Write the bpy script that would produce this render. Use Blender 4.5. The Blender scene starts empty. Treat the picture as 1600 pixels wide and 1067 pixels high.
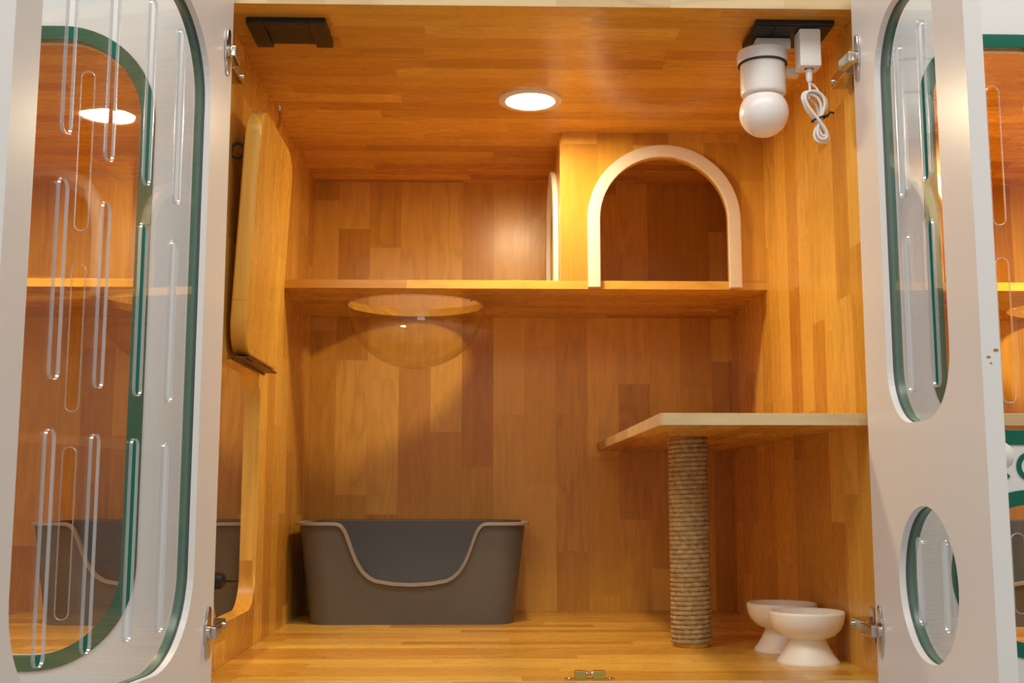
import bpy, bmesh, math, random
from mathutils import Vector, Matrix
random.seed(7)
S = bpy.context.scene
COL = S.collection
PI = math.pi

# ------------------------------------------------------------------ dimensions (metres)
H = 1.025          # inner height
DEP = 1.028        # inner depth
SHY, SHZ0, SHZ1 = 0.629, 0.690, 0.708
WT = 0.03          # partition thickness

# ------------------------------------------------------------------ materials
def lin(r, g, b):
    f = lambda c: (c/255/12.92) if c/255 <= .04045 else ((c/255+.055)/1.055)**2.4
    return (f(r), f(g), f(b), 1)

def new_mat(name):
    m = bpy.data.materials.new(name); m.use_nodes = True
    nt = m.node_tree
    return m, nt, nt.nodes['Principled BSDF']

class NB:
    def __init__(s, nt): s.nt = nt
    def n(s, t, **kw):
        o = s.nt.nodes.new(t)
        for k, v in kw.items(): setattr(o, k, v)
        return o
    def l(s, a, b): s.nt.links.new(a, b)
    def setin(s, sock, v):
        if isinstance(v, (int, float)): sock.default_value = v
        else: s.l(v, sock)
    def math(s, op, a, b=None, c=None):
        o = s.n('ShaderNodeMath', operation=op)
        s.setin(o.inputs[0], a)
        if b is not None: s.setin(o.inputs[1], b)
        if c is not None: s.setin(o.inputs[2], c)
        return o.outputs[0]
    def vec(s, x, y, z):
        o = s.n('ShaderNodeCombineXYZ')
        for i, v in enumerate((x, y, z)): s.setin(o.inputs[i], v)
        return o.outputs[0]
    def noise(s, v, scale=1, detail=3, rough=.55):
        o = s.n('ShaderNodeTexNoise'); s.l(v, o.inputs['Vector'])
        o.inputs['Scale'].default_value = scale; o.inputs['Detail'].default_value = detail
        o.inputs['Roughness'].default_value = rough
        return o.outputs[0]
    def ramp(s, f, stops, interp='LINEAR'):
        o = s.n('ShaderNodeValToRGB'); o.color_ramp.interpolation = interp
        e = o.color_ramp.elements
        while len(e) < len(stops): e.new(.5)
        for i, (p, c) in enumerate(stops):
            e[i].position = p; e[i].color = c if len(c) == 4 else (*c, 1)
        s.l(f, o.inputs[0]); return o.outputs[0]

def plain(name, col, rough=.5, metal=0, noise_amt=.04, nscale=30, spec=.5, coat=0, bump=0):
    m, nt, p = new_mat(name); b = NB(nt)
    tc = b.n('ShaderNodeTexCoord')
    nz = b.noise(tc.outputs['Object'], nscale, 4)
    c0 = tuple(max(0, x*(1-noise_amt*1.5)) for x in col[:3]); c1 = tuple(min(1, x*(1+noise_amt)) for x in col[:3])
    b.l(b.ramp(nz, [(.3, c0), (.7, c1)]), p.inputs['Base Color'])
    p.inputs['Roughness'].default_value = rough; p.inputs['Metallic'].default_value = metal
    p.inputs['Specular IOR Level'].default_value = spec
    p.inputs['Coat Weight'].default_value = coat
    if bump:
        bp = b.n('ShaderNodeBump'); bp.inputs['Strength'].default_value = bump; bp.inputs['Distance'].default_value = .002
        b.l(b.noise(tc.outputs['Object'], nscale*6, 3), bp.inputs['Height']); b.l(bp.outputs[0], p.inputs['Normal'])
    return m

def wood(name, uax, vax, w=.062, L=.34, dark=lin(192, 133, 48), mid=lin(213, 160, 60), lite=lin(228, 178, 78), seed=0, rough=.27):
    """finger-jointed solid wood staves: u across the staves, v along the grain"""
    m, nt, p = new_mat(name); b = NB(nt)
    tc = b.n('ShaderNodeTexCoord'); sp = b.n('ShaderNodeSeparateXYZ'); b.l(tc.outputs['Object'], sp.inputs[0])
    ax = {'x': sp.outputs[0], 'y': sp.outputs[1], 'z': sp.outputs[2]}
    u = ax[uax[0]]
    for k in uax[1:]: u = b.math('ADD', u, ax[k])
    u = b.math('ADD', u, 7.013+seed); v = b.math('ADD', ax[vax], 11.0)
    ur = b.math('DIVIDE', u, w); row = b.math('FLOOR', ur); fu = b.math('FRACT', ur)
    wn = b.n('ShaderNodeTexWhiteNoise', noise_dimensions='1D'); b.l(row, wn.inputs['W'])
    vo = b.math('ADD', b.math('DIVIDE', v, L), b.math('MULTIPLY', wn.outputs['Value'], 5.0))
    seg = b.math('FLOOR', vo); fv = b.math('FRACT', vo)
    w2 = b.n('ShaderNodeTexWhiteNoise', noise_dimensions='3D'); b.l(b.vec(row, seg, 3.3+seed), w2.inputs['Vector'])
    r = w2.outputs['Value']
    sr = b.n('ShaderNodeSeparateColor'); b.l(w2.outputs['Color'], sr.inputs[0])
    r2 = sr.outputs[1]; r3 = sr.outputs[2]
    base = b.ramp(r, [(0, dark), (.22, tuple((a+c)/2 for a, c in zip(dark, mid))), (.5, mid), (.8, lite), (1, tuple((a+c)/2 for a, c in zip(mid, lite)))])
    # fine streaks along the grain
    st = b.noise(b.vec(b.math('MULTIPLY', u, 120), b.math('MULTIPLY', v, 3.2), b.math('MULTIPLY', r, 60)), 1, 2, .5)
    # broad cathedral figure, warped rings
    cg = b.noise(b.vec(b.math('MULTIPLY', u, 15), b.math('MULTIPLY', v, 2.6), b.math('MULTIPLY', r2, 90)), 1, 2, .5)
    ring = b.math('FRACT', b.math('MULTIPLY', cg, 7))
    ring = b.math('PINGPONG', ring, .5)
    ring = b.math('MULTIPLY', b.math('POWER', b.math('MULTIPLY', ring, 2), 2.2), b.math('MULTIPLY', r3, .20))
    # pores
    po = b.noise(b.vec(b.math('MULTIPLY', u, 520), b.math('MULTIPLY', v, 26), r), 1, 1, .5)
    por = b.math('MULTIPLY', b.math('GREATER_THAN', po, .66), .04)
    # stave joints
    j = b.math('LESS_THAN', b.math('PINGPONG', fu, .5), .006)
    j2 = b.math('LESS_THAN', b.math('PINGPONG', fv, .5), .0016)
    jj = b.math('MULTIPLY', b.math('MAXIMUM', j, j2), .14)
    k = b.math('ADD', b.math('MULTIPLY', st, .24), .91)
    k = b.math('SUBTRACT', k, ring); k = b.math('SUBTRACT', k, por); k = b.math('SUBTRACT', k, jj)
    mx = b.n('ShaderNodeMix', data_type='RGBA', blend_type='MULTIPLY'); mx.inputs[0].default_value = 1
    b.l(base, mx.inputs[6])
    cc = b.n('ShaderNodeCombineColor')
    b.l(k, cc.inputs[0]); b.l(b.math('POWER', k, 1.08), cc.inputs[1]); b.l(b.math('POWER', k, 1.2), cc.inputs[2])
    b.l(cc.outputs[0], mx.inputs[7])
    b.l(mx.outputs[2], p.inputs['Base Color'])
    b.l(b.math('ADD', b.math('MULTIPLY', st, .06), rough-.03), p.inputs['Roughness'])
    p.inputs['Specular IOR Level'].default_value = .45
    return m

def clear(name, tint=(1, 1, 1, 1), rough=.015, f0=.04):
    """clear acrylic sheet: see-through, with Fresnel reflection on each face"""
    m, nt, p = new_mat(name); b = NB(nt); nt.nodes.remove(p)
    out = [n for n in nt.nodes if n.type == 'OUTPUT_MATERIAL'][0]
    g = b.n('ShaderNodeNewGeometry')
    d = b.n('ShaderNodeVectorMath', operation='DOT_PRODUCT')
    b.l(g.outputs['Normal'], d.inputs[0]); b.l(g.outputs['Incoming'], d.inputs[1])
    c = b.math('ABSOLUTE', d.outputs['Value'])
    f = b.math('POWER', b.math('SUBTRACT', 1.0, c), 5)
    f = b.math('ADD', b.math('MULTIPLY', f, 1-f0), f0)
    t = b.n('ShaderNodeBsdfTransparent'); t.inputs[0].default_value = tint
    gl = b.n('ShaderNodeBsdfGlossy'); gl.inputs['Roughness'].default_value = rough
    mix = b.n('ShaderNodeMixShader'); b.l(f, mix.inputs[0]); b.l(t.outputs[0], mix.inputs[1]); b.l(gl.outputs[0], mix.inputs[2])
    b.l(mix.outputs[0], out.inputs[0])
    return m

M = {}
M['wood_v'] = wood('rubberwood_upright', 'xy', 'z', w=.075, L=.32)
M['wood_h'] = wood('rubberwood_level', 'yz', 'x', w=.046, L=.42, seed=2)
M['wood_d'] = wood('rubberwood_depthwise', 'xz', 'y', w=.05, L=.4, seed=4)
M['wood_flap'] = wood('rubberwood_flap', 'xy', 'z', w=.07, L=.9, seed=9, dark=lin(206, 152, 62))
M['raw_edge'] = wood('pale_sawn_edge', 'yz', 'x', w=.03, L=.09, seed=13, dark=lin(196, 164, 116), mid=lin(205, 174, 126), lite=lin(212, 184, 138), rough=.6)
M['white'] = plain('white_lacquer', lin(226, 222, 216), .30, noise_amt=.01, nscale=4)
M['green'] = plain('green_acrylic', lin(0, 96, 74), .22, noise_amt=.03)
M['acrylic'] = clear('clear_acrylic', (.985, .99, .985, 1))
M['dome'] = clear('clear_acrylic_dome', (.94, .915, .88, 1), rough=.03, f0=.05)
def cut_edge():
    m, nt, p = new_mat('frosted_cut_edge'); b = NB(nt)
    out = [n for n in nt.nodes if n.type == 'OUTPUT_MATERIAL'][0]
    p.inputs['Base Color'].default_value = (.86, .87, .86, 1); p.inputs['Roughness'].default_value = .16; p.inputs['Metallic'].default_value = .75
    t = b.n('ShaderNodeBsdfTransparent'); mx = b.n('ShaderNodeMixShader'); mx.inputs[0].default_value = .62
    b.l(t.outputs[0], mx.inputs[1]); b.l(p.outputs[0], mx.inputs[2]); b.l(mx.outputs[0], out.inputs[0])
    return m
M['cut_edge'] = cut_edge()
M['arch'] = plain('arch_white_trim', lin(232, 222, 206), .4, noise_amt=.01)
M['tray'] = plain('grey_plastic', lin(95, 95, 90), .42, noise_amt=.02)
M['tray_rim'] = plain('grey_plastic_rim', lin(140, 134, 124), .38, noise_amt=.02)
M['rope'] = plain('sisal_rope', lin(186, 162, 116), .9, noise_amt=.25, nscale=90, spec=.2)
M['ceramic'] = plain('matt_cream_ceramic', lin(238, 230, 212), .42, noise_amt=.01)
M['plastic'] = plain('white_plastic', lin(232, 226, 220), .38, noise_amt=.01)
M['globe'] = plain('white_opal_globe', lin(238, 234, 228), .3, noise_amt=.005)
M['black'] = plain('black_plastic', lin(24, 23, 24), .42, noise_amt=.05)
M['black2'] = plain('black_plastic_satin', lin(34, 30, 27), .5, noise_amt=.05)
M['chrome'] = plain('nickel_steel', lin(205, 200, 192), .22, metal=1, noise_amt=.03)
M['brass'] = plain('brass', lin(226, 192, 100), .25, metal=1, noise_amt=.06)
M['bronze'] = plain('aged_bronze', lin(120, 90, 55), .4, metal=1, noise_amt=.15, nscale=80)
M['stain'] = plain('rust_stain', lin(176, 130, 78), .7, noise_amt=.2)

def emit(name, col, st):
    m, nt, p = new_mat(name); b = NB(nt)
    p.inputs['Base Color'].default_value = (.8, .8, .8, 1)
    p.inputs['Emission Color'].default_value = (*col, 1); p.inputs['Emission Strength'].default_value = st
    return m
M['led'] = emit('warm_led_diffuser', (1, .785, .46), 228)
M['led_strong'] = emit('warm_led_diffuser_bright', (1, .785, .46), 360)

# ------------------------------------------------------------------ mesh helpers
def put(name, bm, mat, parent=None, smooth=None):
    bmesh.ops.recalc_face_normals(bm, faces=bm.faces)
    me = bpy.data.meshes.new(name); bm.to_mesh(me); bm.free()
    return put_mesh(name, me, mat, parent, smooth)

def put_mesh(name, me, mat, parent=None, smooth=None):
    me.materials.clear(); me.materials.append(M[mat] if isinstance(mat, str) else mat)
    if smooth is not None:
        me.polygons.foreach_set('use_smooth', [True]*len(me.polygons))
        me.set_sharp_from_angle(angle=math.radians(smooth))
    else:
        me.polygons.foreach_set('use_smooth', [False]*len(me.polygons))
    o = bpy.data.objects.new(name, me); COL.objects.link(o)
    if parent: o.parent = parent
    if smooth is not None and smooth <= 42:
        wn = o.modifiers.new('weighted', 'WEIGHTED_NORMAL'); wn.weight = 100; wn.keep_sharp = True
    return o

def box(bm, x0, x1, y0, y1, z0, z1, bev=0, seg=2):
    b2 = bmesh.new()
    bmesh.ops.create_cube(b2, size=1)
    bmesh.ops.scale(b2, vec=(abs(x1-x0), abs(y1-y0), abs(z1-z0)), verts=b2.verts)
    bmesh.ops.translate(b2, vec=((x0+x1)/2, (y0+y1)/2, (z0+z1)/2), verts=b2.verts)
    if bev: bmesh.ops.bevel(b2, geom=b2.edges[:], offset=bev, segments=seg, affect='EDGES', profile=.5)
    return merge(bm, b2)

def merge(bm, b2, mat=None):
    if mat is not None: bmesh.ops.transform(b2, matrix=mat, verts=b2.verts)
    me = bpy.data.meshes.new('t'); b2.to_mesh(me); b2.free()
    n = len(bm.verts); bm.from_mesh(me); bpy.data.meshes.remove(me)
    bm.verts.ensure_lookup_table()
    return bm.verts[n:]

def boxbm(*a, **k):
    bm = bmesh.new(); box(bm, *a, **k); return bm

def lathe(bm, prof, c=(0, 0, 0), seg=48):
    """revolve (r, z) points about a vertical axis through c"""
    rings = []
    for r, z in prof:
        if r < 1e-6: rings.append([bm.verts.new((c[0], c[1], c[2]+z))])
        else: rings.append([bm.verts.new((c[0]+r*math.cos(2*PI*i/seg), c[1]+r*math.sin(2*PI*i/seg), c[2]+z)) for i in range(seg)])
    for a, b in zip(rings, rings[1:]):
        for i in range(seg):
            j = (i+1) % seg
            if len(a) == 1 and len(b) == 1: continue
            if len(a) == 1: bm.faces.new((a[0], b[i], b[j]))
            elif len(b) == 1: bm.faces.new((a[i], a[j], b[0]))
            else: bm.faces.new((a[i], a[j], b[j], b[i]))
    return bm

def smooth_path(pts, n=8):
    P = [Vector(p) for p in pts]; out = []
    for i in range(len(P)-1):
        p0 = P[max(i-1, 0)]; p1 = P[i]; p2 = P[i+1]; p3 = P[min(i+2, len(P)-1)]
        for k in range(n):
            t = k/n
            out.append(.5*((2*p1)+(p2-p0)*t+(2*p0-5*p1+4*p2-p3)*t*t+(3*p1-p0-3*p2+p3)*t**3))
    out.append(P[-1]); return out

def tube(bm, pts, r, seg=10, closed=False, twist=None):
    pts = [Vector(p) for p in pts]; n = len(pts)
    tang = []
    for i in range(n):
        a = pts[(i-1) % n] if (closed or i > 0) else pts[0]
        b = pts[(i+1) % n] if (closed or i < n-1) else pts[-1]
        tang.append((b-a).normalized())
    up = Vector((0, 0, 1)) if abs(tang[0].z) < .9 else Vector((1, 0, 0))
    nrm = (up-tang[0]*up.dot(tang[0])).normalized(); rings = []; dist = 0
    for i in range(n):
        t = tang[i]; nrm = (nrm-t*nrm.dot(t)).normalized(); bi = t.cross(nrm)
        if i: dist += (pts[i]-pts[i-1]).length
        ring = []
        for k in range(seg):
            a = 2*PI*k/seg
            rr = r if not twist else r*(1+twist[0]*math.cos(3*a-twist[1]*dist))
            ring.append(bm.verts.new(pts[i]+(nrm*math.cos(a)+bi*math.sin(a))*rr))
        rings.append(ring)
    for i in range(n if closed else n-1):
        A = rings[i]; B = rings[(i+1) % n]
        for k in range(seg):
            bm.faces.new((A[k], A[(k+1) % seg], B[(k+1) % seg], B[k]))
    if not closed:
        bm.faces.new(rings[0][::-1]); bm.faces.new(rings[-1])
    return bm

def rrect(x0, x1, y0, y1, r, n=14):
    """rounded rectangle; r is one radius or four (x0y0, x1y0, x1y1, x0y1)"""
    rs = r if isinstance(r, (tuple, list)) else (r,)*4
    pts = []
    for (cx, cy, a0, rr) in ((x0, y0, PI, rs[0]), (x1, y0, 1.5*PI, rs[1]), (x1, y1, 0, rs[2]), (x0, y1, .5*PI, rs[3])):
        sx = 1 if cx == x0 else -1; sy = 1 if cy == y0 else -1
        if rr <= 0: pts.append((cx, cy)); continue
        ox, oy = cx+sx*rr, cy+sy*rr
        for i in range(n+1):
            a = a0+PI/2*i/n
            pts.append((ox+rr*math.cos(a), oy+rr*math.sin(a)))
    return pts

def circ(cx, cy, r, n=64): return [(cx+r*math.cos(2*PI*i/n), cy+r*math.sin(2*PI*i/n)) for i in range(n)]
def slot(cx, y0, y1, w, n=10):
    r = w/2
    return [(cx+r*math.cos(PI*i/n), y1-r+r*math.sin(PI*i/n)) for i in range(n+1)] + [(cx+r*math.cos(PI+PI*i/n), y0+r+r*math.sin(PI+PI*i/n)) for i in range(n+1)]

def plate(outline, holes, t0, t1, fn, bev=0, res=1):
    """flat sheet cut to outline with holes, thickness t0..t1; fn(a, b, t) -> xyz"""
    cu = bpy.data.curves.new('c', 'CURVE'); cu.dimensions = '2D'; cu.fill_mode = 'BOTH'
    cu.extrude = abs(t1-t0)/2-bev; cu.bevel_depth = bev; cu.bevel_resolution = res; cu.offset = -bev
    for pl in [outline]+list(holes):
        s = cu.splines.new('POLY'); s.points.add(len(pl)-1); s.use_cyclic_u = True
        for p, q in zip(s.points, pl): p.co = (q[0], q[1], 0, 1)
    o = bpy.data.objects.new('c', cu); COL.objects.link(o)
    dg = bpy.context.evaluated_depsgraph_get(); dg.update()
    me = bpy.data.meshes.new_from_object(o.evaluated_get(dg))
    bpy.data.objects.remove(o); bpy.data.curves.remove(cu)
    bm = bmesh.new(); bm.from_mesh(me); bpy.data.meshes.remove(me)
    tm = (t0+t1)/2
    for v in bm.verts: v.co = fn(v.co.x, v.co.y, tm+v.co.z)
    bmesh.ops.remove_doubles(bm, verts=bm.verts, dist=1e-5)
    return bm

XY = lambda a, b, t: (a, b, t)
XZ = lambda a, b, t: (a, t, b)
YZ = lambda a, b, t: (t, a, b)

def empty(name, loc, rotz=0):
    o = bpy.data.objects.new(name, None); COL.objects.link(o); o.location = loc; o.rotation_euler = (0, 0, rotz)
    o.empty_display_size = .05
    return o
def tag(o, label, cat, group=None):
    o['label'] = label; o['category'] = cat
    if group: o['group'] = group
    return o
def struct(name, bm, mat, smooth=None):
    o = put(name, bm, mat, None, smooth); o['kind'] = 'structure'; return o
def dup(root, loc, rotz=None):
    r = root.copy(); COL.objects.link(r); r.location = loc
    if rotz is not None: r.rotation_euler = (0, 0, rotz)
    for ch in list(root.children):
        c = ch.copy(); COL.objects.link(c); c.parent = r
        for g in ch.children:
            d = g.copy(); COL.objects.link(d); d.parent = c
    return r
def world_child(name, bm, mat, parent, inv, smooth=None):
    """geometry given in world coordinates, stored in the parent's local frame"""
    bmesh.ops.transform(bm, matrix=inv, verts=bm.verts)
    return put(name, bm, mat, parent, smooth)

# ------------------------------------------------------------------ cabinet shells (the setting)
ZB, ZT = -.02, 1.047
mirL = lambda x: -WT-x            # the neighbour on the left is a mirror image about the shared wall
mirR = lambda x: 2+WT-x
hole = rrect(.095, .418, .066, .486, .06)
struct('wall_left', plate([(0, 0), (DEP, 0), (DEP, H), (0, H)], [hole], -WT, 0, YZ, bev=.0012), 'wood_v', 30)
struct('wall_right', boxbm(1, 1+WT, 0, DEP, 0, H), 'wood_v')
struct('wall_back', boxbm(-WT/2, 1+WT/2, DEP, DEP+.018, ZB, ZT), 'wood_v')
struct('floor', boxbm(-WT/2, 1+WT/2, 0, DEP, ZB, 0, bev=.0012), 'wood_h', 30)
ceil = struct('ceiling', boxbm(-WT/2, 1+WT/2, 0, DEP, H, ZT, bev=.0012), 'wood_h', 30)
flo = bpy.data.objects['floor']
for o in (ceil, flo):
    o.data.materials.append(M['raw_edge'])
    for pl in o.data.polygons:
        if pl.normal.y < -.8: pl.material_index = 1
for mx, side in ((mirL, 'left'), (mirR, 'right')):
    a, b = sorted((mx(-WT/2), mx(1+WT/2)))
    struct('wall_back.001' if side == 'left' else 'wall_back.002', boxbm(a+.0005, b-.0005, DEP, DEP+.018, ZB, ZT), 'wood_v')
    struct('floor.001' if side == 'left' else 'floor.002', boxbm(a+.0005, b-.0005, 0, DEP, ZB, 0), 'wood_h')
    struct('ceiling.001' if side == 'left' else 'ceiling.002', boxbm(a+.0005, b-.0005, 0, DEP, H, ZT), 'wood_h')
    c, d = sorted((mx(1), mx(1+WT))) if side == 'left' else sorted((mx(0), mx(-WT)))
    struct('wall_left.001' if side == 'left' else 'wall_right.001', boxbm(c, d, 0, DEP, 0, H), 'wood_v')

# ------------------------------------------------------------------ shelves with a round hole
def shelf(mx, label):
    xs = sorted((mx(0), mx(1)))
    o = put('shelf', plate([(xs[0], SHY), (xs[1], SHY), (xs[1], DEP), (xs[0], DEP)], [circ(mx(.258), .85, .155)], SHZ0, SHZ1, XY, bev=.001), 'wood_h', None, 30)
    return tag(o, label, 'shelf', 'shelves across the cabinets')
ident = lambda x: x
shelf(ident, 'wooden shelf with a round hole across the middle of the open cabinet')
shelf(mirL, 'wooden shelf seen through the left door behind the slotted window')
shelf(mirR, 'wooden shelf of the neighbouring cabinet at the right edge of the photo')

# ------------------------------------------------------------------ acrylic hammock bowl under the shelf hole
def dome(x, label):
    t = empty('acrylic_bowl', (x, .85, SHZ0)); tag(t, label, 'bowl', 'clear acrylic hanging bowls')
    bm = bmesh.new(); R = .154; D = .142; n = 22
    prof = [(R*math.cos(PI/2*i/n), -D*math.sin(PI/2*i/n)) for i in range(n)] + [(0, -D)]
    inner = [(max(0, r-.003) if r > .004 else 0, min(-.0005, z+.003) if i else 0) for i, (r, z) in enumerate(prof)]
    lathe(bm, prof+inner[::-1][0:0], seg=72)
    bm2 = bmesh.new()
    lathe(bm2, prof[::-1], seg=72); 
    bm.free()
    put('shell', bm2, 'dome', t, 60)
    bm = bmesh.new()
    lathe(bm, [(R-.0012, -.0004), (R+.0032, -.0004), (R+.0032, -.0026), (R-.0012, -.0026), (R-.0012, -.0004)], seg=72)
    put('rim_lip', bm, 'dome', t, 40)
    for a in (-.62, .30, 2.55):
        bm = bmesh.new(); lathe(bm, [(0, -.0042), (.0018, -.0038), (.0026, -.0026), (0, -.0026)], (math.cos(a)*(R+.0012), math.sin(a)*(R+.0012), 0), 12)
        put('screw', bm, 'black2', t, 40)
    return t
dome(.258, 'clear acrylic bowl hanging under the hole of the middle shelf')
dome(mirL(.258), 'clear acrylic bowl under the shelf behind the left door')

# ------------------------------------------------------------------ loft house on the shelf
def arch_pts(c, z0, r, zs, n=36):
    return [(c+r, z0)]+[(c+r*math.cos(PI*i/n), zs+r*math.sin(PI*i/n)) for i in range(n+1)]+[(c-r, z0)]
def loft(mx, label):
    t = empty('cat_house', (mx(.786), .83, SHZ1)); tag(t, label, 'cat house', 'arched cat houses on the shelves')
    inv = Matrix.Translation(-Vector(t.location))
    s0, s1 = sorted((mx(.57), mx(1.0)))
    ca = mx(.7865)
    zi = .8365
    # front panel: outline with the doorway cut out of the bottom edge
    aw = arch_pts(ca, SHZ1, .136, zi)
    out = [(s0, SHZ1), (s0, H), (s1, H), (s1, SHZ1)]+aw
    world_child('front_panel', plate(out, [], SHY, SHY+.018, XZ), 'wood_v', t, inv, 30)
    tr = arch_pts(ca, .6925, .160, zi); ti = arch_pts(ca, .6925, .134, zi)
    world_child('arch_trim', plate(tr+ti[::-1], [], SHY-.0125, SHY-.0003, XZ, bev=.002), 'arch', t, inv, 35)
    # side panel with a second doorway
    cy = .832
    aw = arch_pts(cy, SHZ1, .130, .838)
    out = [(SHY+.018, SHZ1), (SHY+.018, H), (DEP, H), (DEP, SHZ1)]+aw
    x0, x1 = sorted((mx(.57), mx(.588)))
    world_child('side_panel', plate(out, [], x0, x1, YZ), 'wood_v', t, inv, 30)
    tr = arch_pts(cy, SHZ1+.0004, .156, .836); ti = arch_pts(cy, SHZ1+.0004, .129, .838)
    x0, x1 = sorted((mx(.5578), mx(.5697)))
    world_child('arch_trim', plate(tr+ti[::-1], [], x0, x1, YZ, bev=.002), 'arch', t, inv, 35)
loft(ident, 'wooden cat house with white arched doorway on the open cabinet shelf')
loft(mirR, 'wooden cat house partly seen beyond the right door edge')

# ------------------------------------------------------------------ corner platform and rope post
def platform(mx, label):
    x0, x1 = sorted((mx(.68), mx(1.0)))
    rs = (.014, 0, 0, .012) if mx is ident else (0, .014, .012, 0)
    o = put('platform', plate(rrect(x0, x1, .02, DEP, rs), [], .372, .3905, XY, bev=.001), 'wood_d', None, 30)
    o.data.materials.append(M['raw_edge'])          # sawn edges left pale
    for pl in o.data.polygons:
        if abs(pl.normal.z) < .8: pl.material_index = 1
    return tag(o, label, 'platform', 'cat platforms at the cabinet walls')
platform(ident, 'pale wooden corner platform on the rope post beside the right wall')
platform(mirR, 'wooden platform of the next cabinet at the far right edge')

post = empty('scratching_post', (.786, .392, 0))
tag(post, 'round scratching post wrapped in sisal rope under the wooden platform', 'scratching post')
bm = bmesh.new(); lathe(bm, [(0, .0005), (.031, .0005), (.031, .3715), (0, .3715)], seg=40)
put('core', bm, 'wood_v', post, 40)
bm = bmesh.new(); turns = 44; per = 40; pr = .0042
pts = [(.0322*math.cos(2*PI*i/per), .0322*math.sin(2*PI*i/per), .0046+.362*i/(turns*per)) for i in range(turns*per+1)]
tube(bm, pts, pr, 12, twist=(.20, 420))
put('rope', bm, 'rope', post, 60)
post2 = dup(post, (mirR(.786), .392, 0)); tag(post2, 'rope wrapped post under the platform of the right neighbouring cabinet', 'scratching post')
post['group'] = post2['group'] = 'rope posts under the platforms'

# ------------------------------------------------------------------ litter boxes
def cut(dx):
    """top height of the front wall: flat rim, then the U-shaped entrance"""
    P = [(0, .0825), (.04, .0845), (.077, .0905), (.092, .0985), (.104, .110), (.115, .128), (.1225, .147), (.129, .168), (.1345, .186), (.139, .196), (.1445, .203), (.151, .207), (.158, .208)]
    d = abs(dx)
    if d >= P[-1][0]: return .208
    for (a, za), (b, zb) in zip(P, P[1:]):
        if a <= d <= b: return za+(zb-za)*(d-a)/(b-a)
def outline(hx, hy, r, nc=12):
    """closed perimeter: front edge sampled densely first"""
    fx = [-1+2*i/88 for i in range(89)]
    xs = sorted(set([round((hx-r)*f, 5) for f in fx]))
    p = [(x, -hy) for x in xs]
    for (sx, sy, a0) in ((1, -1, -PI/2), (1, 1, 0), (-1, 1, PI/2), (-1, -1, PI)):
        for i in range(1, nc+1):
            a = a0+PI/2*i/nc
            p.append((sx*(hx-r)+r*math.cos(a), sy*(hy-r)+r*math.sin(a)))
    return p[:-1]
def litter(x, y, label):
    t = empty('litter_box', (x, y, 0)); tag(t, label, 'litter box', 'grey litter boxes on the cabinet floors')
    TH = .0035; N = 14; ZTOP = .208
    base = outline(.214, .122, .045); top = outline(.238, .153, .055)
    def surf(off):
        rows = []
        for k in range(N+1):
            row = []
            for (bx, by), (tx, ty) in zip(base, top):
                front = by < -.12 and abs(bx) < .17
                zt = cut(bx*1.08) if front else ZTOP
                z = zt*k/N
                f = z/ZTOP
                px, py = bx+(tx-bx)*f, by+(ty-by)*f
                L = math.hypot(px, py)
                # inward offset
                nx = px*(1-off/abs(.22)); ny = py*(1-off/abs(.13))
                row.append((nx, ny, max(z, off)))
            rows.append(row)
        return rows
    bm = bmesh.new()
    O = [[bm.verts.new(p) for p in r] for r in surf(0)]
    I = [[bm.verts.new(p) for p in r] for r in surf(TH)]
    n = len(base)
    for G in (O, I):
        for k in range(N):
            for i in range(n):
                j = (i+1) % n
                bm.faces.new((G[k][i], G[k][j], G[k+1][j], G[k+1][i]))
    for i in range(n):
        j = (i+1) % n
        bm.faces.new((O[N][i], O[N][j], I[N][j], I[N][i]))
    bm.faces.new(O[0][::-1]); bm.faces.new(I[0])
    put('tub', bm, 'tray', t, 50)
    rim = [Vector(p) for p in surf(0)[N]]
    bm = bmesh.new()
    # flat rolled lip following the top edge, turned outwards
    path = []
    for i, p in enumerate(rim):
        a = rim[i-1]; b = rim[(i+1) % n]; tv = (b-a).normalized()
        on = Vector((top[i][0]/.238, top[i][1]/.153, 0))
        base_n = Vector((0, -1, 0)) if (base[i][1] < -.12 and abs(base[i][0]) < .17) else Vector((tv.y, -tv.x, 0)).normalized()
        if base_n.dot(on) < 0: base_n = -base_n
        up = tv.cross(base_n).normalized()
        if up.z < -.001 or (abs(up.z) <= .001 and False): up = -up
        path.append((p, base_n, up))
    prof = [(-.004, -.0015), (-.004, .0022), (-.001, .0036), (.0065, .0036), (.0092, .0024), (.0096, -.0030), (.0074, -.0030), (.0066, -.0004), (.0, -.001)]
    rings = [[bm.verts.new(p+bn*a+up*c) for a, c in prof] for p, bn, up in path]
    for i in range(n):
        A, B = rings[i], rings[(i+1) % n]
        for k in range(len(prof)):
            l = (k+1) % len(prof)
            bm.faces.new((A[k], A[l], B[l], B[k]))
    put('rim', bm, 'tray_rim', t, 50)
    return t
lb = litter(.262, .861, 'dark grey litter box with a U-shaped entrance in the open cabinet')
l2 = dup(lb, (mirL(.262), .861, 0)); tag(l2, 'grey litter box seen through the left door', 'litter box', lb['group'])
l3 = dup(lb, (mirR(.7)+.12, .80, 0)); tag(l3, 'grey litter box showing only as a strip at the right edge', 'litter box', lb['group'])

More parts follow.
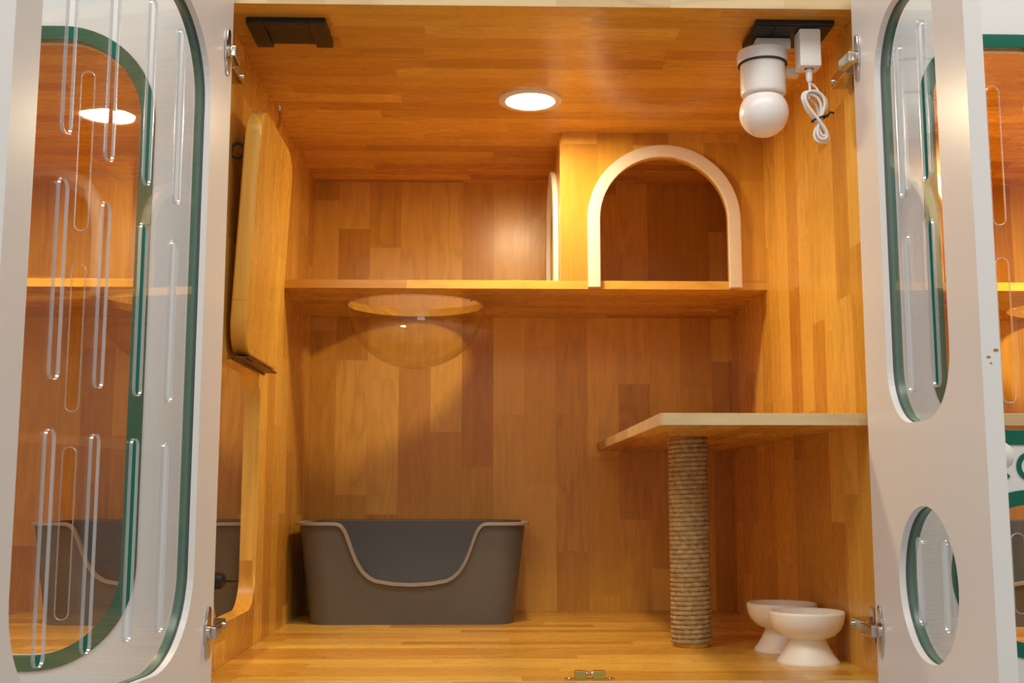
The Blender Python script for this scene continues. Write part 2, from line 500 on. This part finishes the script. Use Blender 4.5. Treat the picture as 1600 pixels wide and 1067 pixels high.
# ------------------------------------------------------------------ footed bowls
def footed(x, y, label):
    t = empty('food_bowl', (x, y, 0)); tag(t, label, 'bowl', 'white footed pet bowls')
    bm = bmesh.new()
    lathe(bm, [(0, .034), (.030, .0352), (.030, .0385), (.043, .0435), (.053, .053), (.0585, .064), (.0605, .077), (.0600, .0805), (.0585, .0815), (.0565, .0805), (.0550, .070), (.049, .0585), (.036, .050), (.018, .0465), (0, .046)], seg=64)
    put('dish', bm, 'ceramic', t, 50)
    bm = bmesh.new()
    lathe(bm, [(0, .0335), (.0300, .0365), (.0303, .034), (.0335, .027), (.0400, .0155), (.0475, .0050), (.0500, .0018), (.0497, 0), (.046, 0), (.0440, .002), (0, .004)], seg=64)
    put('foot', bm, 'ceramic', t, 50)
    return t
fb = footed(.9365, .18, 'nearer white footed bowl at the front beside the right wall')
f2 = dup(fb, (.9335, .325, 0)); tag(f2, 'farther white footed bowl partly behind the front one', 'bowl', fb['group'])

# ------------------------------------------------------------------ downlights
def downlight(x, label, led='led'):
    t = empty('downlight', (x, .428, H)); tag(t, label, 'ceiling light', 'round recessed downlights')
    bm = bmesh.new(); lathe(bm, [(.0455, -.001), (.0475, -.0045), (.0605, -.004), (.0625, -.0005), (.0455, -.0005)], seg=64)
    put('trim_ring', bm, 'plastic', t, 50)
    bm = bmesh.new(); lathe(bm, [(0, -.0022), (.0450, -.0022), (.0452, -.0008), (0, -.0008)], seg=64)
    put('diffuser', bm, led, t, 50)
    return t
d0 = downlight(.5, 'lit round downlight in the ceiling of the open cabinet')
d1 = dup(d0, (mirL(.5), .428, H)); tag(d1, 'lit downlight in the ceiling of the left neighbour cabinet', 'ceiling light', d0['group'])
d2 = downlight(mirR(.5), '', 'led_strong'); tag(d2, 'lit downlight in the ceiling of the right neighbour cabinet', 'ceiling light', d0['group'])

# ------------------------------------------------------------------ doors
HX_L, HX_R, HY = .0255, .984, -.015
def make_door(kind, side, hx, hy, ang, label, slots_s=None):
    """local frame: x = side*s from the hinge edge, y = 0 inner face, -.022 outer face"""
    t = empty('cabinet_door', (hx, hy, 0), math.radians(-side*ang)); tag(t, label, 'door', 'white cabinet doors')
    fn = lambda a, b, tt: (side*a, -tt, b)
    if kind == 'wide':
        W = .605
        cols = slots_s or (.165, .262, .368, .472)
        sl = [[(c, a, b) for c in cols for a, b in ((.660, .908), (.389, .609), (.090, .336))]]
        grow = lambda k: [rrect(.080-k, .555+k, .041-k, .954+k, .125+k)]
    else:
        W = .402
        cols = slots_s or (.155, .241)
        sl = [[(c, a, b) for c in cols for a, b in ((.677, .897), (.405, .625))], [(c, .096, .211) for c in cols]]
        grow = lambda k: [rrect(.090-k, .312+k, .363-k, .955+k, .085+k), circ(.204, .153, .1+k)]
    z0, z1 = ZB+.002, ZT-.002
    outl = [(0, z0), (W, z0), (W, z1), (0, z1)]
    bm = plate(outl, grow(0), 0, .0090, fn)
    merge(bm, plate(outl, grow(.022), .0090, .022, fn))
    bmesh.ops.remove_doubles(bm, verts=bm.verts, dist=1e-5)
    put('door_panel', bm, 'white', t)
    g0, g22 = grow(.0003), grow(.0218)
    for a, b, ss in zip(g0, g22, sl):
        pn_out = grow(.020)[g0.index(a)]
        r = put('green_frame', plate(b, [a], .0138, .0245, fn, bev=.0006), 'green', t, 30)
        cp = put('clear_pane', plate(pn_out, [slot(c, s0, s1, .0185) for c, s0, s1 in ss], .0092, .0136, fn, bev=.0009), 'acrylic', t, 40)
        cp.data.materials.append(M['cut_edge'])        # laser-cut rims of the slots are frosted
        for pl in cp.data.polygons:
            if abs(pl.normal.y) < .95: pl.material_index = 1
    return t, W
DL, WL = make_door('wide', 1, HX_L, HY, 97.4, 'open white door on the left with one tall slotted window')
DR, WR = make_door('narrow', -1, HX_R, HY, 90, 'open white door on the right with a round lower window')
NL, _ = make_door('wide', -1, -.027, -.0005, 0, 'closed neighbouring door behind the open left door')
NR, _ = make_door('narrow', 1, 1.0135, -.0005, 0, 'closed neighbouring door at the far right with green lettering', slots_s=(.187, .262))

def inv_of(t):
    return (Matrix.Translation(t.location) @ Matrix.Rotation(t.rotation_euler.z, 4, 'Z')).inverted()
# hinges: a cup plate on the door, an arm and a wall bracket
for t, side, hx, wallx in ((DL, 1, HX_L, 0), (DR, -1, HX_R, 1)):
    inv = inv_of(t)
    for zc in (.931, .074):
        fnp = lambda a, b, tt: (side*a, tt, b)
        diamond = [(.019, zc-.036), (.027, zc-.036), (.030, zc-.030), (.031, zc-.018), (.036, zc-.012), (.036, zc+.012), (.031, zc+.018), (.030, zc+.030), (.027, zc+.036), (.019, zc+.036), (.016, zc+.030), (.016, zc-.030)]
        diamond = [(x*1.0-.001, z) for x, z in diamond]
        h = put('hinge', plate(diamond, [], .0002, .0034, fnp, bev=.0008), 'chrome', t, 30)
        bm = bmesh.new(); cyl = bmesh.new()
        lathe(cyl, [(0, 0), (.0095, 0), (.0095, .006), (.008, .007), (0, .007)], seg=20)
        merge(bm, cyl, Matrix.Translation((side*.0255, .002, zc)) @ Matrix.Rotation(-PI/2, 4, 'X'))
        put('hinge_cup', bm, 'chrome', h, 40)
        P1 = Vector((hx+side*.006, -.044, zc)); P2 = Vector((wallx+side*.030, -.002, zc))
        if side < 0: P1 = Vector((hx-.011, -.044, zc))
        d = (P2-P1); ang = math.atan2(d.y, d.x)
        bm = bmesh.new(); b2 = boxbm(0, d.length, -.006, .006, -.0085, .0085, bev=.0022)
        merge(bm, b2, Matrix.Translation(P1) @ Matrix.Rotation(ang, 4, 'Z'))
        world_child('hinge_arm', bm, 'chrome', h, inv, 30)
        x0, x1 = sorted((wallx+side*.0006, wallx+side*.024))
        bm = boxbm(x0, x1, .004, .076, zc-.009, zc+.009, bev=.002)
        x0, x1 = sorted((wallx+side*.0004, wallx+side*.003))
        box(bm, x0, x1, .036, .052, zc-.026, zc+.026, bev=.001)
        s2 = bmesh.new(); lathe(s2, [(0, .004), (.004, .003), (.0045, 0), (0, 0)], seg=14)
        merge(bm, s2, Matrix.Translation((wallx+side*.024, .066, zc)) @ Matrix.Rotation(side*PI/2, 4, 'Y'))
        world_child('wall_bracket', bm, 'chrome', h, inv, 30)

# white turn knob on the outer face of the right door, and a rust mark on its edge
kb = bmesh.new(); cyl = bmesh.new()
lathe(cyl, [(0, 0), (.015, 0), (.0165, .004), (.0155, .012), (.012, .017), (0, .018)], seg=32)
merge(kb, cyl, Matrix.Translation((-.372, -.0222, .312)) @ Matrix.Rotation(PI/2, 4, 'X'))
box(kb, -.379, -.365, -.0335, -.0222, .318, .348, bev=.002)
k = put('turn_knob', kb, 'plastic', DR, 40); k['label'] = 'white plastic turn knob'
sb = bmesh.new()
for (yy, zz, r) in ((-.0170, .432, .0020), (-.0080, .424, .0016), (-.0105, .417, .0010)):
    cyl = bmesh.new(); lathe(cyl, [(0, 0), (r, 0), (r*.9, .0003), (0, .0003)], seg=14)
    merge(sb, cyl, Matrix.Translation((-.4021, yy, zz)) @ Matrix.Rotation(-PI/2, 4, 'Y') @ Matrix.Scale(1.6, 4, (0, 1, 0)))
s = put('rust_mark', sb, 'stain', DR); s['label'] = 'small brown rust mark on the door edge'

# green letters on the closed door at the right
def letter(name, cx, cz, r, w, a0, a1, n=40):
    o = [(cx+r*math.cos(a0+(a1-a0)*i/n), cz+r*1.05*math.sin(a0+(a1-a0)*i/n)) for i in range(n+1)]
    q = [(cx+(r-w)*math.cos(a0+(a1-a0)*i/n), cz+(r-w)*1.05*math.sin(a0+(a1-a0)*i/n)) for i in range(n+1)]
    inv = inv_of(NR)
    if abs(a1-a0) > 6.2: bm = plate(o[:-1], [q[:-1]], -.0247, -.0227, XZ)
    else: bm = plate(o+q[::-1], [], -.0247, -.0227, XZ)
    l = world_child(name, bm, 'green', NR, inv, 30); l['label'] = 'green letter'
letter('letter_c', 1.1745, .309, .0200, .0068, math.radians(42), math.radians(318))
letter('letter_o', 1.2200, .309, .0205, .0070, 0, 2*PI)

# ------------------------------------------------------------------ flap on the left wall
fl = empty('hatch_flap', (.0065, .2565, .4905)); fl.rotation_euler = (0, math.radians(2.6), 0)
tag(fl, 'thick wooden hatch flap folded up against the left wall', 'hatch')
put('board', plate(rrect(-.155, .155, .002, .412, .055), [], 0, .026, YZ, bev=.004, res=2), 'wood_flap', fl, 30)
bm = boxbm(.001, .030, -.120, .120, -.0035, -.001, bev=.0006)
box(bm, .004, .024, -.140, -.075, -.006, -.0035, bev=.0006)
tube(bm, [(.0035, -.13, -.0035), (.0035, .13, -.0035)], .0034, 12)
put('hinge', bm, 'bronze', fl, 40)
bm = bmesh.new()
tube(bm, [(-.0125+.0105*math.cos(a), -.137, .335+.0125*math.sin(a)) for a in [2*PI*i/28 for i in range(28)]], .0026, 10, closed=True)
box(bm, -.0030, -.0003, -.146, -.128, .312, .358, bev=.0008)
rp = put('ring_pull', bm, 'black', fl, 40); rp['label'] = 'black ring pull'

hk = empty('wall_hook', (0, .33, .93)); tag(hk, 'small chrome hook on the left wall behind the hatch flap', 'hook')
bm = bmesh.new()
tube(bm, smooth_path([(.0005, .0, .0), (.012, .006, .0), (.021, .028, .006), (.023, .064, .026), (.022, .086, .048), (.020, .092, .064), (.018, .088, .076)], 6), .0036, 10)
lathe_b = bmesh.new(); lathe(lathe_b, [(0, .003), (.007, .0025), (.0075, 0), (0, 0)], seg=20)
merge(bm, lathe_b, Matrix.Translation((.0004, 0, 0)) @ Matrix.Rotation(PI/2, 4, 'Y'))
put('hook', bm, 'chrome', hk, 50)

lt = empty('turn_latch', (0, .072, .138)); tag(lt, 'black turn latch on the left wall beside the pass-through opening', 'latch')
put('base_plate', boxbm(.0003, .004, -.010, .010, -.031, .031, bev=.001), 'black', lt, 30)
bm = bmesh.new(); cy = bmesh.new(); lathe(cy, [(0, 0), (.0125, 0), (.0135, .004), (.0125, .014), (.009, .017), (0, .0175)], seg=28)
merge(bm, cy, Matrix.Translation((.004, 0, 0)) @ Matrix.Rotation(PI/2, 4, 'Y'))
put('knob', bm, 'black', lt, 40)
bm = bmesh.new(); tube(bm, [(.019, .0, 0), (.024, .012, -.0015), (.032, .032, -.003)], .0035, 10)
put('lever', bm, 'black', lt, 40)
for dz in (-.022, .022):
    bm = bmesh.new(); cy = bmesh.new(); lathe(cy, [(0, .0014), (.003, .001), (.0035, 0), (0, 0)], seg=14)
    merge(bm, cy, Matrix.Translation((.004, 0, dz)) @ Matrix.Rotation(PI/2, 4, 'Y'))
    put('screw', bm, 'chrome', lt, 40)

# ------------------------------------------------------------------ black boxes, lamp, charger on the ceiling
bx = empty('power_outlet_cover', (.0935, .10, H)); tag(bx, 'flat black box with recessed centre under the ceiling at left', 'outlet')
bm = bmesh.new()
box(bm, -.0635, -.036, -.05, .05, -.011, -.0004, bev=.0012)
box(bm, .036, .0635, -.05, .05, -.011, -.0004, bev=.0012)
box(bm, -.036, .036, -.05, -.030, -.011, -.0004, bev=.0012)
box(bm, -.036, .036, -.030, .042, -.0075, -.0004, bev=.0008)
put('housing', bm, 'black', bx, 30)
put('centre_panel', boxbm(-.034, .034, -.028, .040, -.0083, -.0076, bev=.0003), 'black2', bx, 30)

sk = empty('socket_strip', (.911, .09, H)); tag(sk, 'flat black socket strip under the ceiling holding the white lamp', 'outlet')
bm = bmesh.new()
box(bm, -.0640, .0640, -.05, .05, -.0085, -.0004, bev=.0012)
put('housing', bm, 'black', sk, 30)
put('switch_panel', boxbm(-.062, -.031, -.046, .046, -.0098, -.0086, bev=.0005), 'black2', sk, 30)
put('socket_panel', boxbm(-.0295, .062, -.046, .046, -.0098, -.0086, bev=.0005), 'black2', sk, 30)
for (px_, py_) in ((-.018, -.02), (-.004, -.028), (-.011, -.008)):
    put('socket_hole', boxbm(px_-.003, px_+.003, py_-.0012, py_+.0012, -.0101, -.0099), 'black', sk)

LX, LY = .871, .10
lp = empty('plug_in_lamp', (LX, LY, H-.0099)); tag(lp, 'white plug-in lamp with round globe hanging from the socket strip', 'lamp')
put('plug_block', boxbm(-.012, .046, -.012, .030, -.020, -.0003, bev=.003), 'plastic', lp, 30)
bm = bmesh.new(); lathe(bm, [(0, -.0202), (.036, -.0202), (.0405, -.023), (.0412, -.028), (.0412, -.040), (.0400, -.0425), (0, -.0425)], seg=56)
put('collar', bm, 'plastic', lp, 40)
bm = bmesh.new(); lathe(bm, [(.0395, -.0422), (.0402, -.0430), (.0402, -.0446), (.0395, -.0450), (.037, -.0450), (.037, -.0422), (.0395, -.0422)], seg=56)
put('collar_gap', bm, 'black2', lp, 40)
bm = bmesh.new(); lathe(bm, [(0, -.0428), (.0365, -.0452), (.0368, -.092), (.0350, -.096), (.026, -.099), (0, -.099)], seg=56)
put('lamp_holder', bm, 'plastic', lp, 40)
bm = bmesh.new(); R = .0400; zc = -.126
lathe(bm, [(0, zc+.030)]+[(R*math.sin(a), zc+R*math.cos(a)) for a in [math.radians(42+138*i/26) for i in range(26)]]+[(0, zc-R)], seg=56)
put('globe', bm, 'globe', lp, 60)
put('light_sensor', boxbm(.038, .062, .000, .020, -.060, -.047, bev=.002), 'plastic', lp, 30)

CX, CY = .937, .062
ch = empty('usb_charger', (CX, CY, H-.0099)); tag(ch, 'small white charger block plugged in beside the round lamp', 'charger')
put('body', boxbm(-.0175, .0175, -.014, .020, -.064, -.0005, bev=.003), 'plastic', ch, 30)
put('port', boxbm(-.007, .007, -.0035, .0035, -.0646, -.0639, bev=.0002), 'black2', ch, 30)
cb = empty('charging_cable', (CX, CY, H-.0752)); tag(cb, 'coiled white cable hanging from the charger block', 'cable')
bm = bmesh.new(); lathe(bm, [(0, -.022), (.0026, -.022), (.0050, -.018), (.0054, -.0010), (.0052, 0), (0, 0)], seg=20)
put('plug', bm, 'plastic', cb, 40)
bm = bmesh.new()
tube(bm, smooth_path([(0, 0, -.020), (.0005, 0, -.034), (-.003, -.002, -.050)], 6), .0022, 8)
def coil(x0, zt, zb, wu, wl, yo, lean, n=72):
    out = []
    for i in range(n):
        a = 2*PI*i/n; c = math.cos(a)
        zk = -.084; z = zk+(zt-zk)*c if c > 0 else zk+(zk-zb)*c
        w_ = wu if c > 0 else wl
        x = x0+w_*math.sin(2*a)*1.0+lean*(zk-z)
        out.append((x+.0035*math.sin(a), yo+.0028*math.sin(a), z))
    return out
for (zt, zb, wu, wl, yo, le) in ((-.038, -.118, .0135, .0095, -.006, .18), (-.043, -.112, .0100, .0065, -.003, .30), (-.040, -.121, .0165, .0120, .000, .12), (-.036, -.116, .0120, .0085, .004, .26), (-.047, -.119, .0080, .0105, .007, .36)):
    tube(bm, coil(.012, zt, zb, wu, wl, yo, le), .0025, 8, closed=True)
tube(bm, smooth_path([(.002, .002, -.022), (.012, .003, -.030), (.018, .002, -.046)], 6), .0020, 8)
put('cord', bm, 'plastic', cb, 60)
bm = bmesh.new()
tube(bm, [(.0145+.0125*math.cos(a), .0085*math.sin(a), -.082+.0045*math.cos(a)) for a in [2*PI*i/24 for i in range(24)]], .0017, 8, closed=True)
tube(bm, smooth_path([(.026, -.002, -.078), (.031, -.004, -.073), (.037, -.004, -.074)], 4), .0017, 8)
tube(bm, [(.027, -.002, -.079), (.032, .000, -.070)], .0015, 8)
put('cable_tie', bm, 'black', cb, 50)

# ------------------------------------------------------------------ brass double ball catch on the floor edge
bc = empty('ball_catch', (.5685, .012, 0)); tag(bc, 'small brass double ball catch on the front edge of the floor', 'catch')
put('base_plate', boxbm(-.0365, .0365, -.006, .006, .0002, .0022, bev=.0005), 'brass', bc, 30)
for sx in (-1, 1):
    x0, x1 = sorted((sx*.0045, sx*.0225))
    b = put('ball_housing', boxbm(x0, x1, -.0055, .0055, .0022, .0135, bev=.0016), 'brass', bc, 30)
    bm = bmesh.new(); bmesh.ops.create_uvsphere(bm, u_segments=16, v_segments=10, radius=.0040)
    bmesh.ops.translate(bm, vec=(sx*.0045, 0, .0085), verts=bm.verts)
    put('ball', bm, 'chrome', b, 60)
    bm = bmesh.new(); lathe(bm, [(0, .0034), (.002, .003), (.003, .0022), (0, .0022)], (sx*.030, 0, 0), 14)
    put('screw', bm, 'chrome', bc, 40)

# ------------------------------------------------------------------ light
def area(name, loc, target, sx, sy, power, col):
    l = bpy.data.lights.new(name, 'AREA'); l.shape = 'RECTANGLE'; l.size = sx; l.size_y = sy; l.energy = power; l.color = col
    o = bpy.data.objects.new(name, l); COL.objects.link(o); o.location = loc
    o.rotation_euler = (Vector(target)-Vector(loc)).to_track_quat('-Z', 'Y').to_euler()
    return o
area('room_ceiling_light', (.2, -1.5, 2.6), (.5, -.1, .4), 5.2, .8, 66, (1, .985, .96))
area('far_ceiling_light', (-.3, -4.0, 1.9), (.5, .3, .45), 1.2, .6, 12, (1, .95, .88))
w = bpy.data.worlds.new('room'); S.world = w; w.use_nodes = True
bg = w.node_tree.nodes['Background']; bg.inputs[0].default_value = (1, .97, .94, 1); bg.inputs[1].default_value = .31

# ------------------------------------------------------------------ camera
cam = bpy.data.cameras.new('camera'); co = bpy.data.objects.new('camera', cam); COL.objects.link(co)
cam.sensor_width = 36; cam.lens = 1800/1600*36
p, yaw, roll = .13312, .02334, -.0003
cp, sp, cyw, syw = math.cos(p), math.sin(p), math.cos(yaw), math.sin(yaw)
fv = Vector((syw*cp, cyw*cp, sp)); rv = Vector((cyw, -syw, 0)); uv = rv.cross(fv)
r2 = rv*math.cos(roll)-uv*math.sin(roll); u2 = rv*math.sin(roll)+uv*math.cos(roll)
co.matrix_world = Matrix(((r2.x, u2.x, -fv.x, .41478), (r2.y, u2.y, -fv.y, -1.71638), (r2.z, u2.z, -fv.z, .26604), (0, 0, 0, 1)))
cam.clip_start = .02
S.camera = co

vs = S.view_settings
S.display_settings.display_device = 'sRGB'
vs.view_transform = 'Standard'; vs.look = 'None'; vs.exposure = .22; vs.gamma = 1; vs.use_curve_mapping = False
cy_ = S.cycles
cy_.max_bounces = 14; cy_.diffuse_bounces = 6; cy_.glossy_bounces = 6; cy_.transmission_bounces = 8; cy_.transparent_max_bounces = 32
